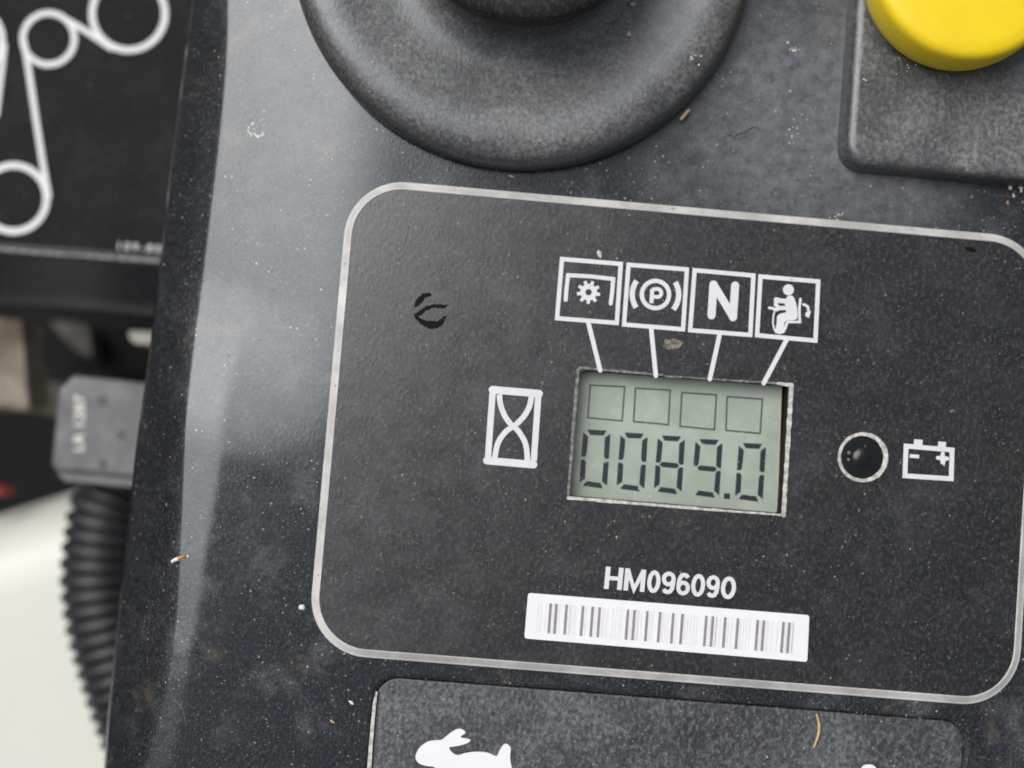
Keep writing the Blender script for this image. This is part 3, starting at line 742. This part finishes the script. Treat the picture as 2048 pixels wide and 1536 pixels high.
HO = thing('corrugated_hose', 'black corrugated hose hanging below the grey block', 'hose', P(210,1200,-62))
path = [(262,940),(232,1010),(218,1080),(212,1150),(218,1220),(234,1290),(258,1370),(290,1460),(330,1560),(380,1680),(430,1820)]
ph = [np.array(P(a, b, -62.0)) for a, b in path]
fine = np.array(smooth_path([tuple(p) for p in ph], 40)); seglen = np.r_[0, np.cumsum(np.linalg.norm(np.diff(fine, axis=0), axis=1))]
tot = seglen[-1]; ns = int(tot/0.18); pts = []; rad = []
for i in range(ns):
    s_ = i*0.18; pts.append([np.interp(s_, seglen, fine[:, k]) for k in range(3)])
    u = (s_/2.15) % 1; rad.append(6.3+0.55*(abs(math.cos(math.pi*u))**0.7*2-1))
mb = MB(); tube(mb, pts, rad, 40); mb.build('hose_body', 'hose', HO, smooth=True)

TK = thing('cream_tank', 'large plain cream white plastic body at the lower left behind the hose', 'tank', P(80,1300,-85))
ZT = -78.0
ta = P(-160,1062,ZT); tb = P(330,905,ZT)
v = []; prof_ = [(2,-60),(0,-26),(-1.2,-17),(-2.8,-10.5),(-4.6,-6),(-6.6,-3),(-9,-1.2),(-12,-0.3),(-16,0),(-90,0.5)]
K = 12
for dy, dz in prof_:
    for i in range(K+1):
        t = i/K; v.append((ta[0]+(tb[0]-ta[0])*t*1.3, ta[1]+(tb[1]-ta[1])*t*1.3+dy, ZT+dz))
f = [(i*(K+1)+j, i*(K+1)+j+1, (i+1)*(K+1)+j+1, (i+1)*(K+1)+j) for i in range(len(prof_)-1) for j in range(K)]
f = [tuple(reversed(q)) for q in f]
mk('tank_body', v, f, 'cream', TK, smooth=True)

def blocky(name, label, cat, poly, z, h, mat, part):
    t = thing(name, label, cat, P(poly[0][0], poly[0][1], z-h))
    q = rounded(Q(poly, z), 0.9, 3); c = np.mean(q, axis=0); n_ = len(q); q2 = [tuple(np.array(p)+(c-np.array(p))*0.07) for p in q]
    v = [(a, b, z-h) for a, b in q]+[(a, b, z-0.6) for a, b in q]+[(a, b, z) for a, b in q2]
    ar = sum(q[i][0]*q[(i+1)%n_][1]-q[(i+1)%n_][0]*q[i][1] for i in range(n_))
    f = [(k*n_+j, k*n_+(j+1)%n_, (k+1)*n_+(j+1)%n_, (k+1)*n_+j) for k in range(2) for j in range(n_)]+[tuple(2*n_+j for j in range(n_))]
    if ar < 0: f = [tuple(reversed(x)) for x in f]
    mk(part, v, f, mat, t); return t
blocky('tan_bracket', 'blurred dusty tan bracket at the left picture edge', 'bracket', [(-80,630),(46,640),(54,740),(60,822),(-80,815)], -74, 10, 'tan', 'bracket_plate')
blocky('metal_bar', 'dim tan bar in the dark gap under the side panel', 'bar', [(95,640),(178,648),(186,720),(150,700),(120,670)], -100, 6, 'tan_shaded', 'bar_plate')
blocky('frame_tab', 'dim tan tab left of the grey block', 'tab', [(84,760),(130,765),(130,835),(86,830)], -100, 6, 'tan_shaded', 'tab_plate')
blocky('pale_clip', 'small bright pale clip tucked against the console edge', 'clip', [(252,660),(330,664),(330,690),(262,686)], -62, 4, 'pale', 'clip_plate')
blocky('red_cap', 'small dark red edge peeping in above the cream tank', 'cap', [(-60,970),(10,974),(8,990),(-60,996)], -84, 5, 'red', 'cap_plate')
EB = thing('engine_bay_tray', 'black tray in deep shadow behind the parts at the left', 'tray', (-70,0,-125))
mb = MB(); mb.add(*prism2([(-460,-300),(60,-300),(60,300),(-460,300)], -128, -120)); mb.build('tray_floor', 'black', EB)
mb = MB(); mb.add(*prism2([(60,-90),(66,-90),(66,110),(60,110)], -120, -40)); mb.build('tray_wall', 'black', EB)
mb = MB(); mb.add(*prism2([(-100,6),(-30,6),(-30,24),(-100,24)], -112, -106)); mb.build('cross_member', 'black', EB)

# ------------------------------------------------------------------ debris lying on the surfaces
def on(x, y, lift=0.0, z0=0.0):
    q = P(x, y, z0)
    for _ in range(2): q = P(x, y, surf_z(q[0], q[1]))
    return (q[0], q[1], q[2]+lift)
def blob(name, label, cat, x, y, rx, ry, rz, mat, ang=0.0, z=None, rough=0.25, group=None):
    c = on(x, y) if z is None else P(x, y, z)
    bm = bmesh.new(); bmesh.ops.create_icosphere(bm, subdivisions=2, radius=1.0)
    v = []
    for q in bm.verts:
        k = 1+random.uniform(-rough, rough); a, b, d = q.co*k
        a *= rx; b *= ry; d *= rz
        v.append((c[0]+a*math.cos(ang)-b*math.sin(ang), c[1]+a*math.sin(ang)+b*math.cos(ang), c[2]+rz*0.6+d))
    f = [tuple(w_.index for w_ in p.verts) for p in bm.faces]; bm.free()
    o = mk(name, v, f, mat, None, smooth=True); tag(o, label, cat, group); return o
def straw(label, pts, r, z=None, mat='straw', name='straw_bit'):
    q = [on(a, b, r*0.8) if z is None else (*P(a, b, z)[:2], z) for a, b in pts]
    q = smooth_path(q, 5); k = len(q); mb = MB()
    tube(mb, q, [r*(0.45+0.55*math.sin(math.pi*(0.12+0.76*i/(k-1)))) for i in range(k)], 7)
    o = mb.build(name, mat, None, smooth=True); tag(o, label, 'straw'); return o
straw('thin curved yellow straw lying on the textured plate at the bottom right', [(1633,1428),(1638,1448),(1637,1468),(1627,1497)], 0.17, -0.2)
straw('short straw piece stuck at the lower right rim of the round boot', [(1361,240),(1369,230),(1379,219)], 0.22, 0.8)
straw('tiny tan straw beneath the bottom of the round boot', [(1018,352),(1028,354)], 0.12)
def on_edge(x, y, z): return (*P(x, y, z)[:2], z)
o = straw('pale fibre with orange middle on the left edge of the console', [(343,1124),(355,1118),(374,1113),(390,1106)], 0.26, -0.55, 'chalk', 'fibre')
o['category'] = 'fibre'
mb = MB(); tube(mb, [on_edge(356,1117,-0.35), on_edge(365,1114,-0.33), on_edge(372,1113,-0.35)], 0.20, 7); mb.build('fibre_core', 'orange', o, smooth=True)
blob('pellet', 'round whitish pellet just left of the lower left meter corner', 'pellet', 604,1214,0.36,0.32,0.2,'chalk')
blob('seed', 'pale seed touching the top of the gear symbol frame', 'seed', 1199,508,0.25,0.5,0.16,'pale',0.35)
blob('seed', 'upper of the two pale seeds on the right of the round boot', 'seed', 1265,8,0.3,0.25,0.18,'pale', z=3.4)
blob('seed', 'lower of the two pale seeds on the right of the round boot', 'seed', 1258,68,0.3,0.28,0.18,'pale', z=3.2)
blob('flake', 'tiny tan flake on the rubber block below the left of the yellow knob', 'flake', 1730,160,0.34,0.14,0.08,'straw',-0.4,z=3.15)
blob('flake', 'orange flake at the right picture edge above the meter rim', 'flake', 2015,405,0.15,0.2,0.07,'orange')
blob('flake', 'small orange flake below the rubber block', 'flake', 1806,376,0.1,0.2,0.06,'orange',0.5)
blob('flake', 'small tan grain near the lower left corner of the throttle plate', 'flake', 665,1443,0.3,0.14,0.1,'straw',-0.5)
blob('flake', 'small white grain left of the throttle plate corner', 'flake', 703,1405,0.34,0.17,0.1,'chalk',-0.5)
CR = thing('crumb', 'whitish crumbly dirt at the lower right corner of the rubber block', 'dirt', on(2036,375))
mb = MB()
for i in range(16):
    x, y = 2036+random.gauss(0,9), 374+random.gauss(0,6); c = on(x, y); r = random.uniform(0.12,0.34)
    bm = bmesh.new(); bmesh.ops.create_icosphere(bm, subdivisions=1, radius=1)
    mb.add([(c[0]+q.co.x*r*random.uniform(.7,1.2), c[1]+q.co.y*r, c[2]+r*.3+q.co.z*r*.7) for q in bm.verts], [tuple(w_.index for w_ in p.verts) for p in bm.faces]); bm.free()
mb.build('crumb_lump', 'chalk', CR, smooth=True)
CK = thing('chalk_crust', 'chalky white crescent of dried dirt on the upper left of the console', 'dirt', on(512,262))
mb = MB()
E0 = lambda x, y: (400+x/5.12, 200+y/5.12)
for x, y, r in [(545,240,17),(528,258,12),(505,285,14),(492,312,16),(508,335,16),(528,352,13),(555,350,10),(575,362,15),(600,372,16),(625,360,13),(640,335,11),(650,350,9),(515,372,10),(560,300,8),(648,258,8),(620,215,7),(640,195,5),(585,270,6)]:
    for j in range(2):
        a, b = E0(x+random.gauss(0,5), y+random.gauss(0,5)); c = on(a, b); rr = r/5.12/18.4*random.uniform(.55,.95)
        bm = bmesh.new(); bmesh.ops.create_icosphere(bm, subdivisions=1, radius=1)
        mb.add([(c[0]+q.co.x*rr*random.uniform(.6,1.3), c[1]+q.co.y*rr*random.uniform(.6,1.3), c[2]+q.co.z*rr*.35) for q in bm.verts], [tuple(w_.index for w_ in p.verts) for p in bm.faces]); bm.free()
mb.build('crust_lump', 'chalk', CK)
def smear(label, x, y, rx, ry, z, mat='stain'):
    pts = [(x+rx*math.cos(t)*random.uniform(.6,1.15), y+ry*math.sin(t)*random.uniform(.6,1.15)) for t in np.linspace(0, 2*math.pi, 19)[:-1]]
    mb = MB(); mb.add(*px_prism(smooth_path(pts, 3, True), z-0.01, z+0.012)); o = mb.build('dirt_smear', mat); tag(o, label, 'dirt')
smear('small tan dirt smear between the pointer lines above the screen', 1345, 688, 22, 14, FACE)

def scratch(pts, r=0.035):
    q = smooth_path([on(a, b, 0.0) for a, b in pts], 6); mb = MB()
    k = len(q); tube(mb, q, [r*(0.3+0.7*math.sin(math.pi*i/(k-1))) for i in range(k)], 5); mb.build('scratch', 'scratchmark', CON)
M['scratchmark'] = simple('pale_scratch', (0.22,0.225,0.235), 0.5, 0.5, 0.4)
scratch([(585,700),(600,760),(640,830)], 0.02)
scratch([(340,1395),(362,1412),(370,1440),(372,1452)], 0.03); scratch([(1400,268),(1440,215),(1475,170)], 0.02)
straw('pale wavy dried line on the console right of the round boot', [(1456,268),(1466,272),(1476,268),(1488,264),(1498,257),(1510,254),(1518,258)], 0.075, None, 'stain', 'dried_line')['category'] = 'dirt'
def crust(label, x, y, sx, sy, k, z=None, mat='pale', lo=0.06, hi=0.2):
    t = thing('dried_dirt', label, 'dirt', on(x, y) if z is None else P(x, y, z)); mb = MB()
    for i in range(k):
        a, b = x+random.gauss(0, sx), y+random.gauss(0, sy); c = on(a, b) if z is None else P(a, b, z); r = random.uniform(lo, hi)
        bm = bmesh.new(); bmesh.ops.create_icosphere(bm, subdivisions=1, radius=1)
        mb.add([(c[0]+q.co.x*r*random.uniform(.7,1.4), c[1]+q.co.y*r*random.uniform(.7,1.4), c[2]+q.co.z*r*.3) for q in bm.verts], [tuple(w_.index for w_ in p.verts) for p in bm.faces]); bm.free()
    mb.build('dirt_lump', mat, t)
crust('pale dried speckle high between the round boot and the rubber block', 1585, 98, 9, 8, 9, hi=0.15)
crust('pale speckle patch beside the left wall of the rubber block', 1595, 262, 18, 14, 10, hi=0.11)
crust('white speckle patch above the upper right run of the meter rim', 1680, 434, 18, 6, 9, hi=0.11)
crust('yellowish speckles on the right flank of the round boot', 1380, 118, 10, 9, 9, z=3.95, hi=0.14)
crust('whitish speckle patch on the rubber block just under the yellow knob', 1812, 118, 18, 12, 12, z=3.15, hi=0.11)
# loose dust grains nobody could count
def specks():
    mb = MB(); rng = random.Random(3)
    base = [(1,0,0),(-.5,.87,0),(-.5,-.87,0),(0,0,.8)]; fc = [(0,1,3),(1,2,3),(2,0,3)]
    cnt = 0
    while cnt < 2600:
        x = rng.uniform(230, 2060); y = rng.uniform(-10, 1546)
        if math.hypot(x-1047, y+122) < 480: 
            continue
        if x > 1675 and y < 375: continue
        q = P(x, y, 0); xb = fB(q[1])
        if q[0] < xb+0.3: continue
        # fewer on the meter face
        if abs(q[0]) < RX and abs(q[1]) < RY:
            if rng.random() < 0.7: continue
        if 1150 < x < 1590 and 735 < y < 1035: continue
        if 1048 < x < 1620 and 1180 < y < 1325: continue
        c = on(x, y); r = min(0.17, rng.lognormvariate(-2.85, 0.45)); a = rng.uniform(0, 6.28); e = rng.uniform(.6, 1.6)
        mb.add([(c[0]+r*(p[0]*math.cos(a)*e-p[1]*math.sin(a)), c[1]+r*(p[0]*math.sin(a)*e+p[1]*math.cos(a)), c[2]+0.005+r*p[2]) for p in base], fc); cnt += 1
    o = mb.build('dust_grains', 'speck'); tag(o, 'scattered pale dust grains over the console and meter', 'dust', kind='stuff')
specks()
